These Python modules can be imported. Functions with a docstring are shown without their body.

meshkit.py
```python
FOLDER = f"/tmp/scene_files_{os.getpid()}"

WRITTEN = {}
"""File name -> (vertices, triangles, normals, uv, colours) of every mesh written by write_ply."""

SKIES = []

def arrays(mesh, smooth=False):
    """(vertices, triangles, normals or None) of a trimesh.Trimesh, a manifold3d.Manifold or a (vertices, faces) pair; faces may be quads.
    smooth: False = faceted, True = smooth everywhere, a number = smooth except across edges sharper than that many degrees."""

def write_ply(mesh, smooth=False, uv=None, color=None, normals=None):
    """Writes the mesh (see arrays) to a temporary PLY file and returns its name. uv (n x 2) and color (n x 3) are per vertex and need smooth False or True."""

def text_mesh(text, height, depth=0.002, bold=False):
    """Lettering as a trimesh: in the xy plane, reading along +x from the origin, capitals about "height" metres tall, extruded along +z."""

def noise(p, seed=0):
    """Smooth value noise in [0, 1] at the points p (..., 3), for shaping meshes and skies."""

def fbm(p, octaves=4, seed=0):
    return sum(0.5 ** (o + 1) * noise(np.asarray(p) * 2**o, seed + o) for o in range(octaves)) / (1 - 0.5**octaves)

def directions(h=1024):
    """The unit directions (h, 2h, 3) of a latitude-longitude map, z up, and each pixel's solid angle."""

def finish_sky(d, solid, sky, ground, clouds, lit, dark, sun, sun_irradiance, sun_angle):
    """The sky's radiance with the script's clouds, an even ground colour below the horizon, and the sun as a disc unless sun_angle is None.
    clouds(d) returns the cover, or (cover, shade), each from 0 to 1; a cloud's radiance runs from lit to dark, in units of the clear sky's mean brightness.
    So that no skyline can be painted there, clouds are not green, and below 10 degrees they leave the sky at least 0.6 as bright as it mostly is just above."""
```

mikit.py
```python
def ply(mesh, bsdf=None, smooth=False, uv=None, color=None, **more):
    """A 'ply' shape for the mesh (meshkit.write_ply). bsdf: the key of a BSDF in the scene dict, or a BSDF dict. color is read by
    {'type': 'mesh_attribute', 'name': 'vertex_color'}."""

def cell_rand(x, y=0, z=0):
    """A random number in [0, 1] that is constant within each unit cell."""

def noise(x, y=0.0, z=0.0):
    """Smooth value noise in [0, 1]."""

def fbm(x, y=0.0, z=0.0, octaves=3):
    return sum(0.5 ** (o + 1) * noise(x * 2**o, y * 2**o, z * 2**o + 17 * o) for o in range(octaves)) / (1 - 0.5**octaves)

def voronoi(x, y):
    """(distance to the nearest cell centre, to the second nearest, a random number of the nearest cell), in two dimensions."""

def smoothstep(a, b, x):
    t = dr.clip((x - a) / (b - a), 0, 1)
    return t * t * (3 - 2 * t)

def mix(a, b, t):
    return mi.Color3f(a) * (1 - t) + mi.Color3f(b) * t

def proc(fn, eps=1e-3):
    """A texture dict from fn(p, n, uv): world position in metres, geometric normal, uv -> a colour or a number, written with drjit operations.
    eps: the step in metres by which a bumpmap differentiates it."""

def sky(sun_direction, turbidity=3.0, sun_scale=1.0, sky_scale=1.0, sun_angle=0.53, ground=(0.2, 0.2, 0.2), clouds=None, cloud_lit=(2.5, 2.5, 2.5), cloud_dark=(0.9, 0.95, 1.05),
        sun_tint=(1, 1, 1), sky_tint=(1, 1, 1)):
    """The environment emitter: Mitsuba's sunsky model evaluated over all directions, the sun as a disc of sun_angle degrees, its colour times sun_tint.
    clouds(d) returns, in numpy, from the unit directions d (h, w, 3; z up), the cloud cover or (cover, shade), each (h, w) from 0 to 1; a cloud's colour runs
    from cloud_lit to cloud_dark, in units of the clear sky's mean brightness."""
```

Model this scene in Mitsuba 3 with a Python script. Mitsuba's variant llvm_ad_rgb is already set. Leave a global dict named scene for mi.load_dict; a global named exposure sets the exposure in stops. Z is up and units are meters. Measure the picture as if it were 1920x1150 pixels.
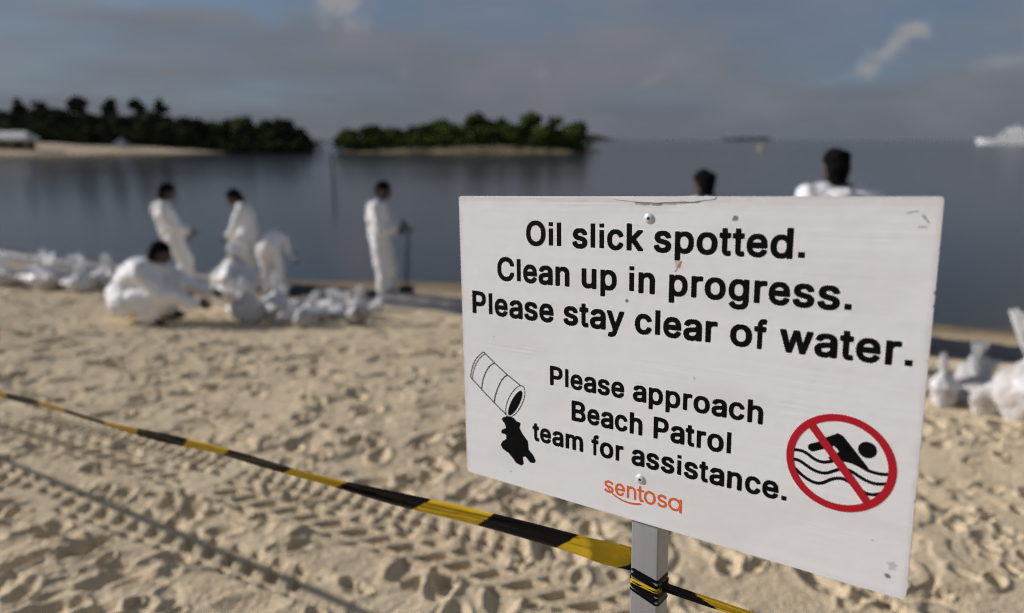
import math
import numpy as np
import trimesh
import manifold3d as m3
import drjit as dr
import mitsuba as mi
import mikit
import meshkit
from shapely.geometry import Polygon, LineString, Point
from shapely import affinity, union_all

T = mi.ScalarTransform4f
scene, labels = {}, {}

# ------------------------------------------------------------------ camera
CZ = 2.45                                   # height of the lens above the sea
PITCH = math.radians(13.556)
scene['camera'] = {
    'type': 'thinlens', 'fov': 73.13, 'fov_axis': 'x', 'near_clip': 0.05, 'far_clip': 60000.0,
    'aperture_radius': 0.0054, 'focus_distance': 0.885,
    'to_world': T().look_at(origin=[0, 0, CZ], target=[0, math.cos(PITCH), CZ - math.sin(PITCH)], up=[0, 0, 1])}

# ------------------------------------------------------------------ sky and sun
def clouds(d):
    az = np.degrees(np.arctan2(d[..., 0], d[..., 1]))
    el = np.degrees(np.arcsin(np.clip(d[..., 2], -1, 1)))
    # cloud sheet coordinates: a layer seen in perspective
    q = np.stack([d[..., 0] / (d[..., 2] + .12), d[..., 1] / (d[..., 2] + .12), 0 * el], -1)
    n = meshkit.fbm(q * np.array([.9, .9, 1]), 5, 3)
    n2 = meshkit.fbm(np.stack([az * .16, el * .42, 0 * el], -1), 5, 9)
    cover = .50 + 1.1 * (n - .36) + .6 * (n2 - .5)
    cover = np.clip(cover + .42 * np.exp(-(el / 5.0) ** 2), 0, .97)
    shade = np.clip(1.0 - .030 * np.clip(el, 0, 12) + .55 * (.50 - n2), .35, 1.1)
    # blue gap high on the left, thinner cloud high on the right
    wob = 2.2 * (meshkit.fbm(np.stack([az * .22, el * .5, 0 * el], -1), 4, 21) - .5)
    gap = np.exp(-((az + 22) / 8.5) ** 2) * np.clip((el + wob - 8.2) / 1.2, 0, 1)
    gap = np.maximum(gap, .55 * np.exp(-((az - 27) / 10) ** 2) * np.exp(-((el + wob - 8.5) / 3.5) ** 2))
    cover = cover * (1 - .85 * gap)
    def puff(a, e, ra, re, tilt, seed, soft):
        c, s = math.cos(tilt), math.sin(tilt)
        u, v = (az - a), (el - e)
        u, v = (u * c + v * s) / ra, (-u * s + v * c) / re
        w = meshkit.fbm(np.stack([az * .9, el * 1.1, 0 * el], -1), 5, seed)
        return np.clip((1 - np.sqrt(u * u + v * v) + 1.5 * (w - .5)) / soft, 0, 1)
    lit = np.zeros_like(cover)
    for a, e, ra, re, tl, sd_, so, k in (
            (27.0, 5.9, 2.8, 1.0, .72, 31, .8, 1.0), (28.7, 7.2, 1.4, 1.1, 0, 32, .8, 1.0), (24.0, 4.2, 2.8, .45, .15, 33, 1.0, .4),
            (-12.9, 9.9, 2.6, 1.7, 0, 34, .8, 1.0), (11.2, 4.6, 1.8, .35, .5, 35, 1.2, .35), (2.4, 5.0, .6, .8, 0, 36, 1.2, .28),
            (34, 5.0, 2.2, .5, .1, 37, 1.0, .55), (-28, 9.2, 4.0, .5, .05, 38, 1.2, .45), (-8.5, 5.2, .5, .6, 0, 39, 1.2, .2)):
        lit = np.maximum(lit, k * puff(a, e, ra, re, tl, sd_, so))
    hi = np.clip((meshkit.fbm(q * .55, 5, 77) - .52) / .12, 0, 1) * np.clip((el - 11) / 6, 0, 1)
    lit = np.maximum(lit, .4 * hi)
    cover = np.maximum(cover, lit)
    shade = shade * (1 - lit)
    return cover, shade

SUN = [-0.895, 0.15, 0.425]
scene['sky_light'] = mikit.sky(SUN, turbidity=3, sun_scale=1.0, sky_scale=0.75, clouds=clouds, cloud_lit=(2.05, 2.05, 2.15),
                               cloud_dark=(1.0, 1.08, 1.30), sky_tint=(.90, .96, 1.12), ground=(.16, .16, .15), sun_tint=(1.16, 1.42, 2.2))
exposure = 1.28

# ------------------------------------------------------------------ helpers
def bsdf(key, d):
    scene[key] = {'type': 'twosided', 'b': d} if d['type'] not in ('dielectric', 'thindielectric', 'principledthin', 'bumpmap', 'twosided') else d
    return key

def rgb(*c):
    return {'type': 'rgb', 'value': [float(x) for x in c]}

def princ(c, rough=.6, **k):
    return {'type': 'principled', 'base_color': c if isinstance(c, dict) else rgb(*c), 'roughness': rough, **k}

def numbered(key):
    if not any(k == key or k.startswith(key + '__') for k in scene) and key not in labels:
        return key
    i = 1
    while True:
        k = f'{key}_{i:03d}'
        if not any(q == k or q.startswith(k + '__') for q in scene) and k not in labels:
            return k
        i += 1

def thing(name, label, cat, group=None):
    key = numbered(name)
    labels[key] = {'label': label, 'category': cat}
    if group:
        labels[key]['group'] = group
    return key

def part(parent, name, mesh, mat, smooth=40, label=None, kind=None, **k):
    key = numbered(f'{parent}__{name}')
    scene[key] = mikit.ply(mesh, mat, smooth=smooth, **k)
    d = {}
    if label: d['label'] = label
    if kind: d['kind'] = kind
    if d: labels[key] = d
    return key

def struct(name, mesh, mat, smooth=False, label=None, kind='structure', **k):
    scene[name] = mikit.ply(mesh, mat, smooth=smooth, **k)
    labels[name] = {'kind': kind}
    if label: labels[name]['label'] = label
    return name

def bx(x0, x1, y0, y1, z0, z1):
    m = trimesh.creation.box((x1 - x0, y1 - y0, z1 - z0))
    m.apply_translation(((x0 + x1) / 2, (y0 + y1) / 2, (z0 + z1) / 2))
    return m

def cat(*ms):
    return trimesh.util.concatenate(list(ms))

ICO = trimesh.creation.icosphere(subdivisions=2).vertices
ICOF = trimesh.creation.icosphere(subdivisions=2).faces
ICO1 = trimesh.creation.icosphere(subdivisions=1).vertices
def hull(*sph, ico=ICO):
    """Hull of spheres (x, y, z, r)."""
    return m3.Manifold.hull_points(np.vstack([np.asarray(s[:3], float) + ico * s[3] for s in sph]))

def union(ms):
    return m3.Manifold.batch_boolean(list(ms), m3.OpType.Add)

def to_tm(m, length=None, smooth=0, wrinkle=0.0, freq=9.0, seed=0):
    if length:
        m = m.refine_to_length(length)
    g = m.to_mesh()
    t = trimesh.Trimesh(np.array(g.vert_properties[:, :3], float), np.array(g.tri_verts), process=True)
    if smooth:
        trimesh.smoothing.filter_taubin(t, lamb=.5, nu=.52, iterations=smooth)
    if wrinkle:
        n = t.vertex_normals
        a = np.abs(meshkit.noise(t.vertices * freq * np.array([1, 1, .55]) + 40, seed) - .5) * 2
        b = meshkit.noise(t.vertices * freq * 2.3 + 40, seed + 5) - .5
        t.vertices = t.vertices + n * (wrinkle * (a - .4) + wrinkle * .5 * b)[:, None]
    return t

def tube(pts, r, seg=10, closed_ends=True):
    pts = np.asarray(pts, float)
    rr = np.broadcast_to(np.asarray(r, float), (len(pts),))
    tg = np.gradient(pts, axis=0)
    tg /= np.linalg.norm(tg, axis=1, keepdims=True)
    ref = np.array([0, 0, 1.0]) if abs(tg[:, 2]).mean() < .8 else np.array([1.0, 0, 0])
    u = np.cross(tg, ref); u /= np.linalg.norm(u, axis=1, keepdims=True)
    v = np.cross(tg, u)
    a = np.arange(seg) * 2 * np.pi / seg
    V = (pts[:, None] + rr[:, None, None] * (np.cos(a)[None, :, None] * u[:, None] + np.sin(a)[None, :, None] * v[:, None])).reshape(-1, 3)
    F = []
    for i in range(len(pts) - 1):
        for j in range(seg):
            k = (j + 1) % seg
            F += [[i * seg + j, i * seg + k, (i + 1) * seg + k], [i * seg + j, (i + 1) * seg + k, (i + 1) * seg + j]]
    if closed_ends:
        n = len(V)
        V = np.vstack([V, pts[0], pts[-1]])
        b = (len(pts) - 1) * seg
        for j in range(seg):
            k = (j + 1) % seg
            F += [[n, k, j], [n + 1, b + j, b + k]]
    t = trimesh.Trimesh(V, F, process=False)
    return t

def extrude(poly, h, z0=0.0):
    gs = [g for g in getattr(poly, 'geoms', [poly]) if g.geom_type == 'Polygon' and g.area > 0]
    m = cat(*[trimesh.creation.extrude_polygon(g, h, engine='earcut') for g in gs])
    m.apply_translation((0, 0, z0))
    return m

# ------------------------------------------------------------------ terrain shape
def sd(x, y):
    """Metres landwards from the waterline of the near beach."""
    return (11.3 - .32 * x - y) * .9524 + .25 * np.sin(x * .55 + 1) - .12 * np.sin(x * 1.3)

def zs(s):
    return np.interp(s, [-40, -10, -3, 0, 2, 4.6, 6, 8, 9.5, 13, 30], [-3, -.9, -.28, 0.0, .17, .47, .66, .86, .95, 1.0, 1.1])

def G(x, y):
    return float(zs(np.asarray(sd(x, y))))

# ------------------------------------------------------------------ materials
noise, fbm, smoothstep, mix, cell = mikit.noise, mikit.fbm, mikit.smoothstep, mikit.mix, mikit.cell_rand

def sand_col(p, n, uv):
    g = fbm(p.x * 5, p.y * 5, p.z * 5, 4)
    fine = noise(p.x * 260, p.y * 260, p.z * 260)
    c = mix((.53, .425, .275), (.64, .535, .365), g)
    c = c * (.86 + .28 * fine)
    speck = smoothstep(.80, .92, noise(p.x * 95, p.y * 95, 3.0)) * .35
    c = mix(c, (.16, .12, .08), speck)
    wet = 1 - smoothstep(.02, .19, p.z + .06 * (fbm(p.x * 1.1, p.y * 1.1, 5.0) - .5))
    oil = smoothstep(.52, .66, fbm(p.x * .9 + 7, p.y * .9, 1.0)) * (1 - smoothstep(.06, .22, p.z)) * .6
    return mix(mix(c, c * mi.Color3f(.40, .37, .34), wet), (.06, .055, .045), oil)
def sand_bump(p, n, uv):
    return fbm(p.x * 70, p.y * 70, p.z * 70, 3)
bsdf('sand_material', {'type': 'bumpmap', 'arbitrary': mikit.proc(sand_bump, eps=2e-3), 'scale': .008, 'b': {'type': 'twosided', 'b': princ(mikit.proc(sand_col), .95, specular=.2)}})

def far_sand_col(p, n, uv):
    g = fbm(p.x * .4, p.y * .4, 2.0, 3)
    wet = 1 - smoothstep(.1, .5, p.z + .3 * (g - .5))
    c = mix((.42, .33, .215), (.55, .45, .31), g)
    return mix(c, c * mi.Color3f(.4, .38, .36), wet)
bsdf('far_sand_material', princ(mikit.proc(far_sand_col), .95, specular=.2))

def isl_col(p, n, uv):
    g = fbm(p.x * .7, p.y * .7, p.z * 2, 3)
    return mix((.035, .032, .025), (.20, .165, .095), smoothstep(.35, .6, g))
bsdf('rock_material', princ(mikit.proc(isl_col), .95, specular=.2))

def wave(p, n, uv):
    calm = 1 / (1 + dr.square(p.y / 500)) * (.25 + 1.5 * smoothstep(.42, .62, fbm(p.x * .035, p.y * .09, 6.0, 3)))
    return calm * (.55 * fbm(p.x * .55, p.y * .9, 1.0, 3) + .30 * fbm(p.x * 2.1, p.y * 3.0, 4.0, 2) + .05 * noise(p.x * 9, p.y * 11, 2.0))
def water_col(p, n, uv):
    near = 1 - smoothstep(9.0, 22.0, p.y + .32 * p.x)
    c = mix((.044, .049, .055), (.055, .055, .052), near)
    return c
bsdf('water_material', {'type': 'bumpmap', 'arbitrary': mikit.proc(wave, eps=2e-2), 'scale': .013,
     'b': {'type': 'twosided', 'b': {'type': 'roughplastic', 'distribution': 'ggx', 'int_ior': 1.33, 'alpha': .018, 'diffuse_reflectance': mikit.proc(water_col), 'nonlinear': True}}})
bsdf('seabed_material', princ((.12, .11, .09), .9))

def leaf_a(p, n, uv):
    return mix((.034, .050, .014), (.105, .140, .036), noise(p.x * .9, p.y * .9, p.z * .9))
def leaf_b(p, n, uv):
    return mix((.022, .030, .016), (.055, .066, .032), noise(p.x * .9, p.y * .9, p.z * .9))
bsdf('leaf_green', {'type': 'diffuse', 'reflectance': mikit.proc(leaf_a)})
bsdf('leaf_dark', {'type': 'diffuse', 'reflectance': mikit.proc(leaf_b)})
bsdf('bark', princ((.07, .055, .04), .9))

def suit_col(p, n, uv):
    g = fbm(p.x * 6, p.y * 6, p.z * 6, 3)
    return mix((.86, .86, .87), (.76, .75, .73), smoothstep(.55, .8, g))
def suit_bump(p, n, uv):
    return fbm(p.x * 14, p.y * 14, p.z * 8, 3)
bsdf('suit_material', {'type': 'bumpmap', 'arbitrary': mikit.proc(suit_bump, eps=4e-3), 'scale': .03, 'b': {'type': 'twosided', 'b': princ(mikit.proc(suit_col), .55, specular=.3)}})
bsdf('skin_material', princ((.055, .032, .024), .5))
bsdf('hair_material', princ((.006, .0055, .0055), .9, specular=.05))
bsdf('rubber_material', princ((.014, .014, .016), .45))
bsdf('eye_material', princ((.6, .58, .55), .2))
bsdf('boot_material', princ((.018, .017, .017), .5))
def bag_col(p, n, uv):
    g = fbm(p.x * 7, p.y * 7, p.z * 5, 3)
    dirt = smoothstep(.50, .70, fbm(p.x * 4 + 3, p.y * 4, p.z * 4, 3)) * .5
    return mix(mix((.70, .71, .72), (.52, .52, .53), g), (.34, .27, .20), dirt)
def bag_bump(p, n, uv):
    return fbm(p.x * 22, p.y * 22, p.z * 14, 3)
bsdf('bag_material', {'type': 'bumpmap', 'arbitrary': mikit.proc(bag_bump, eps=3e-3), 'scale': .03, 'b': {'type': 'twosided', 'b': princ(mikit.proc(bag_col), .35, specular=.5)}})
def dirty_col(p, n, uv):
    g = fbm(p.x * 8, p.y * 8, p.z * 6, 3)
    return mix((.20, .19, .20), (.55, .53, .53), smoothstep(.35, .65, g))
bsdf('bag_dirty', {'type': 'bumpmap', 'arbitrary': mikit.proc(bag_bump, eps=3e-3), 'scale': .03, 'b': {'type': 'twosided', 'b': princ(mikit.proc(dirty_col), .35, specular=.5)}})
bsdf('bag_ruffle', {'type': 'principledthin', 'base_color': rgb(.80, .81, .82), 'roughness': .4, 'diff_trans': .7})
bsdf('boom_material', princ((.030, .034, .045), .6))

# sign
def panel_col(p, n, uv):
    u, v = uv.x, uv.y                      # metres on the board, origin at its centre
    streak = fbm(u * 6, v * 420, 2.0, 3)
    big = fbm(u * 5, v * 7, 9.0, 3)
    c = mix((.785, .79, .79), (.835, .84, .84), .5 * streak + .5 * big)
    def spot(a, b, r, sx=1.0, amp=.5):
        d = dr.sqrt(dr.square((u - a) * sx) + dr.square(v - b))
        return 1 - smoothstep(r * .35, r, d + r * amp * (fbm(u * 300, v * 300, a * 50, 2) - .5) * 2)
    def line(a0, b0, a1, b1, w):
        L = math.hypot(a1 - a0, b1 - b0); ux, uy = (a1 - a0) / L, (b1 - b0) / L
        t = dr.clip((u - a0) * ux + (v - b0) * uy, 0, L)
        d = dr.sqrt(dr.square(u - a0 - t * ux) + dr.square(v - b0 - t * uy))
        return 1 - smoothstep(w * .3, w, d + w * 1.2 * (fbm(u * 260, v * 260, a0 * 9, 2) - .5))
    dark = spot(-.030, .081, .0030) + spot(.279, -.188, .0035) + spot(.101, .186, .0042) + spot(.176, .116, .0025) \
        + .8 * line(.281, .192, .286, .186, .0016) + .6 * line(.278, .181, .285, .181, .0016) + .5 * line(.268, .194, .276, .196, .0013) \
        + .9 * line(-.020, .2015, .012, .2000, .0018) + .7 * line(.010, .2000, .060, .2035, .0012) + .4 * spot(.282, -.176, .006) + .5 * spot(-.214, -.190, .002) \
        + .45 * spot(.262, -.152, .0022) + .35 * spot(-.24, .01, .0018) + .3 * spot(.06, -.005, .002)
    c = mix(c, (.10, .09, .08), dr.clip(dark, 0, 1) * .85)
    rust = spot(.036, .129, .0075, 1.3, .9) * .55 + .9 * line(.033, .122, .040, .134, .0018)
    c = mix(c, (.33, .17, .07), dr.clip(rust, 0, 1) * .9)
    grime = smoothstep(.196, .208, v + .006 * (fbm(u * 40, 3.0, 1.0, 2) - .5)) * .25
    grime = grime + (1 - smoothstep(.0, .05, dr.abs(u - .0))) * smoothstep(.188, .205, v) * .25
    edge = smoothstep(.290, .2965, dr.abs(u) + .004 * (fbm(1.0, v * 60, 4.0, 2) - .5)) * .25
    sg = smoothstep(.45, .75, fbm(u * 9 + 4, v * 30, 1.0, 4)) * .09
    return mix(c, (.45, .41, .35), dr.clip(grime + edge + sg, 0, .8))
def panel_bump(p, n, uv):
    return fbm(uv.x * 5, uv.y * 500, 1.0, 2) + .6 * fbm(uv.x * 90, uv.y * 90, 7.0, 2)
bsdf('panel_material', {'type': 'bumpmap', 'arbitrary': mikit.proc(panel_bump, eps=4e-4), 'scale': .00035, 'b': {'type': 'twosided', 'b': princ(mikit.proc(panel_col), .5, specular=.4)}})
def ink_col(p, n, uv):
    g = fbm(p.x * 160, p.y * 160, p.z * 160, 2)
    return mix((.002, .002, .0024), (.007, .007, .007), g)
bsdf('ink_black', princ(mikit.proc(ink_col), .6, specular=.06))
bsdf('ink_red', princ((.47, .012, .024), .5, specular=.2))
bsdf('ink_orange', princ((.72, .13, .045), .5))
bsdf('ink_white', princ((.77, .77, .765), .5))
def alu_col(p, n, uv):
    g = fbm(p.x * 120, p.y * 120, p.z * 6, 3)
    return mix((.34, .35, .37), (.46, .47, .48), g)
bsdf('post_material', princ(mikit.proc(alu_col), .42, metallic=.35, specular=.5))
bsdf('screw_material', princ((.74, .74, .73), .35, metallic=.25))
bsdf('recess_material', princ((.03, .03, .03), .7))
def tape_col(p, n, uv):
    s = (uv.x + 1.5 * (uv.y - .03) + .02) / .322
    f = s - dr.floor(s)
    e = .012 * (fbm(uv.x * 60, uv.y * 60, 1.0, 2) - .5)
    k = smoothstep(.555, .575, f + e) * (1 - smoothstep(.98, 1.0, f + e))
    scuff = .25 * smoothstep(.55, .75, fbm(uv.x * 40, uv.y * 150, 3.0, 3))
    blk = mix((.005, .0055, .007), (.016, .016, .018), scuff)
    yel = mix((.66, .44, .022), (.74, .56, .10), scuff)
    return mix(blk, yel, k)
def tape_bump(p, n, uv):
    return fbm(uv.x * 14, uv.y * 160, 2.0, 3)
bsdf('tape_material', {'type': 'bumpmap', 'arbitrary': mikit.proc(tape_bump, eps=1e-3), 'scale': .0022, 'b': {'type': 'twosided', 'b': princ(mikit.proc(tape_col), .28, specular=.10)}})

# ------------------------------------------------------------------ sea, seabed, near beach
def grid_mesh(X, Y, Z):
    h, w = X.shape
    i = (np.arange(h - 1)[:, None] * w + np.arange(w - 1)[None]).ravel()
    F = np.vstack([np.stack([i, i + 1, i + w + 1], 1), np.stack([i, i + w + 1, i + w], 1)])
    return np.stack([X, Y, Z], -1).reshape(-1, 3), F

R = 40000.0
ys = np.array([-60, 5, 30, 120, 600, 4000, R]); xs = np.array([-R, -2000, -200, -40, 0, 40, 200, 2000, R])
X, Y = np.meshgrid(xs, ys); struct('sea', grid_mesh(X, Y, X * 0), 'water_material', smooth=True)
struct('seabed', grid_mesh(X, Y, X * 0 - 4.0), 'seabed_material')

rng = np.random.default_rng(5)
def perlin(x, y, seed=0):
    """Gradient noise, about -0.7 to 0.7."""
    i, j = np.floor(x).astype(np.int64), np.floor(y).astype(np.int64)
    u, v = x - i, y - j
    tab = np.random.default_rng(900 + seed).random(65536) * 2 * np.pi
    def g(a, b):
        t = tab[((i + a) * 73856093 ^ (j + b) * 19349663) & 65535]
        return np.cos(t) * (u - a) + np.sin(t) * (v - b)
    su, sv = u ** 3 * (u * (u * 6 - 15) + 10), v ** 3 * (v * (v * 6 - 15) + 10)
    a = g(0, 0) + su * (g(1, 0) - g(0, 0)); b = g(0, 1) + su * (g(1, 1) - g(0, 1))
    return a + sv * (b - a)

def beach():
    n, m = 960, 900
    y = np.concatenate([np.linspace(-5, .7, 24), .8 * np.exp(np.linspace(0, math.log(24 / .8), n - 24))])
    hw = 1.9 + np.maximum(y, 0) * .95
    t = np.linspace(-1, 1, m)
    X = t[None] * hw[:, None]; Y = np.broadcast_to(y[:, None], X.shape).copy()
    s = sd(X, Y); Z = zs(s)
    P = np.stack([X, Y, 0 * X], -1)
    amp = np.clip((s - .2) / 2.6, 0.0, 1) ** 1.2
    big = perlin(X * .8, Y * .8, 1) + .5 * perlin(X * 2.1, Y * 2.1, 2)
    bil = np.abs(perlin(X * 3.3 + .25 * perlin(X * 7, Y * 7, 9), Y * 3.3, 3))
    bil2 = np.abs(perlin(X * 8.5, Y * 8.5 + .3 * perlin(X * 5, Y * 5, 10), 4))
    fine = perlin(X * 21, Y * 21, 5) + .6 * perlin(X * 47, Y * 47, 6)
    patch = np.clip(.55 + 1.2 * perlin(X * .9 + 5, Y * .9, 7), .25, 1.3)
    S = lambda n, a, b: (lambda q: q * q * (3 - 2 * q))(np.clip((n - a) / (b - a), 0, 1))
    wx, wy = .12 * perlin(X * 4.2, Y * 4.2, 21), .12 * perlin(X * 4.2, Y * 4.2, 22)
    n3, n6, n9 = perlin((X + wx) * 2.6, (Y + wy) * 2.6, 23), perlin((X + wx) * 5.6, (Y + wy) * 5.6, 24), perlin(X * 12, Y * 12, 25)
    m1 = np.clip(.5 + 2.2 * perlin(X * 1.3 + 3, Y * 1.3, 26), 0, 1); m2 = np.clip(.35 + 2.4 * perlin(X * 1.7, Y * 1.7 + 8, 27), 0, 1)
    crust = m1 * (.013 * S(n3, .02, .10) + .009 * S(n3, .26, .33)) + m2 * (.011 * S(n6, .08, .16) - .010 * S(-n6, .18, .25)) + .0045 * m1 * S(n9, .14, .28)
    crack = -.011 * np.exp(-(n3 / .035) ** 2) * np.clip(1.4 * perlin(X * 2.1 + 9, Y * 2.1, 28) + .1, 0, 1) * 1.6
    h = .017 * big + .011 * patch * bil + .007 * patch * bil2 + .0028 * fine + crust + crack
    # scattered footprints: a dent with a raised rim
    N = 3400
    fy = .8 + rng.random(N) ** 1.2 * 10.2
    fx = (rng.random(N) * 2 - 1) * (1.5 + fy * .9)
    k = sd(fx, fy) > 1.0
    fx, fy = fx[k], fy[k]
    D = np.zeros_like(h)
    for a, b in zip(fx, fy):
        th = rng.random() * np.pi
        sz = rng.random() ** 1.5; L, W, dp = .024 + .085 * sz, .018 + .036 * sz, .009 + .015 * rng.random()
        i0, i1 = np.searchsorted(y, [b - .3, b + .3])
        if i1 <= i0: continue
        j = np.clip(np.searchsorted(t, [(a - .3) / hw[(i0 + i1) // 2], (a + .3) / hw[(i0 + i1) // 2]]) + [-4, 4], 0, m)
        x_, y_ = X[i0:i1, j[0]:j[1]] - a, Y[i0:i1, j[0]:j[1]] - b
        c, s_ = math.cos(th), math.sin(th)
        r = np.sqrt(((x_ * c + y_ * s_) / L) ** 2 + ((-x_ * s_ + y_ * c) / W) ** 2)
        D[i0:i1, j[0]:j[1]] += -dp * np.exp(-r ** 4) + .45 * dp * np.exp(-((r - 1.35) / .3) ** 2)
    h = h + np.clip(D, -.06, .035)
    # wheel track: two rows of tread marks running past the post
    d = np.array([.886, -.464]); nrm = np.array([.464, .886])
    for (px, py, half, per, dep, skew) in ((-2.32, 3.60, .075, .078, .034, .3), (-1.62, 3.02, .10, .125, .040, -.9), (-3.0, 3.30, .09, .11, .032, .5)):
        a = (X - px) * d[0] + (Y - py) * d[1]
        b = (X - px) * nrm[0] + (Y - py) * nrm[1]
        wob = perlin(X * 6, Y * 6, 31)
        on = np.clip((half - np.abs(b)) / .03, 0, 1) * np.clip((a + 1.9) / .4, 0, 1) * np.clip((2.9 - a) / .4, 0, 1)
        f = np.cos(2 * np.pi * (a + skew * b + .03 * wob) / per) * .5 + .5
        rows = np.clip(np.abs(np.cos(np.pi * b / half)) * 1.6 - .3, 0, 1)
        keep = np.clip((perlin(X * 2.4 + 20, Y * 2.4, 44) + .28) / .12, 0, 1)
        h = h * (1 - .88 * on) - on * keep * rows * dep * np.clip((f - .5) / .16, 0, 1)
    Z = Z + h * (.08 + .92 * amp)
    return grid_mesh(X, Y, Z)
bv, bf = beach()
struct('beach', (bv, bf), 'sand_material', smooth=True, label='trampled pale sand beach sloping down to the water')

# ------------------------------------------------------------------ far shores
def land(name, poly, rise, top, step, mat, seed, label):
    x0, y0, x1, y1 = poly.bounds
    X, Y = np.meshgrid(np.arange(x0 - 6, x1 + 6, step), np.arange(y0 - 6, y1 + 6, step))
    import shapely
    pt = shapely.points(X, Y)
    d = np.where(shapely.contains(poly, pt), 1, -1) * shapely.distance(poly.boundary, pt)
    Z = np.clip(d * rise, -1.5, top) + .35 * (meshkit.fbm(np.stack([X * .12, Y * .12, 0 * X], -1), 4, seed) - .5) * np.clip(d / 4, 0, 1)
    struct(name, grid_mesh(X, Y, Z), mat, smooth=True, label=label)
    return poly
LAND = land('far_beach', Polygon([(-260, 88), (-130, 96), (-92, 100), (-76, 104), (-66, 113), (-60, 126), (-54, 139), (-48, 137), (-42, 137.5), (-39.5, 142), (-41, 152), (-60, 190), (-260, 230)]),
            .058, 1.9, 1.6, 'far_sand_material', 4, 'pale sand shore below the dark woods across the bay')
ISLE = land('island', Polygon([(-35.5, 142), (-30, 138), (-20, 136), (-8, 134.5), (4, 135), (11, 137), (16.5, 141), (19.5, 150), (10, 164), (-10, 168), (-30, 160)]),
            .22, 1.5, .8, 'rock_material', 6, 'low wooded island with a rocky ledge')

def hill():
    X, Y = np.meshgrid(np.linspace(160, 420, 70), np.linspace(2440, 2560, 20))
    prof = np.interp(X, [160, 200, 240, 270, 300, 330, 365, 400, 420], [20, 27, 27, 22, 19, 12, 4, 0, -1])
    Z = prof * np.exp(-((Y - 2500) / 38) ** 2) * (.85 + .3 * meshkit.noise(np.stack([X * .08, Y * .08, 0 * X], -1), 3)) - 1.0
    struct('distant_hill', grid_mesh(X, Y, Z), 'leaf_dark', smooth=True)
hill()

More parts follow.
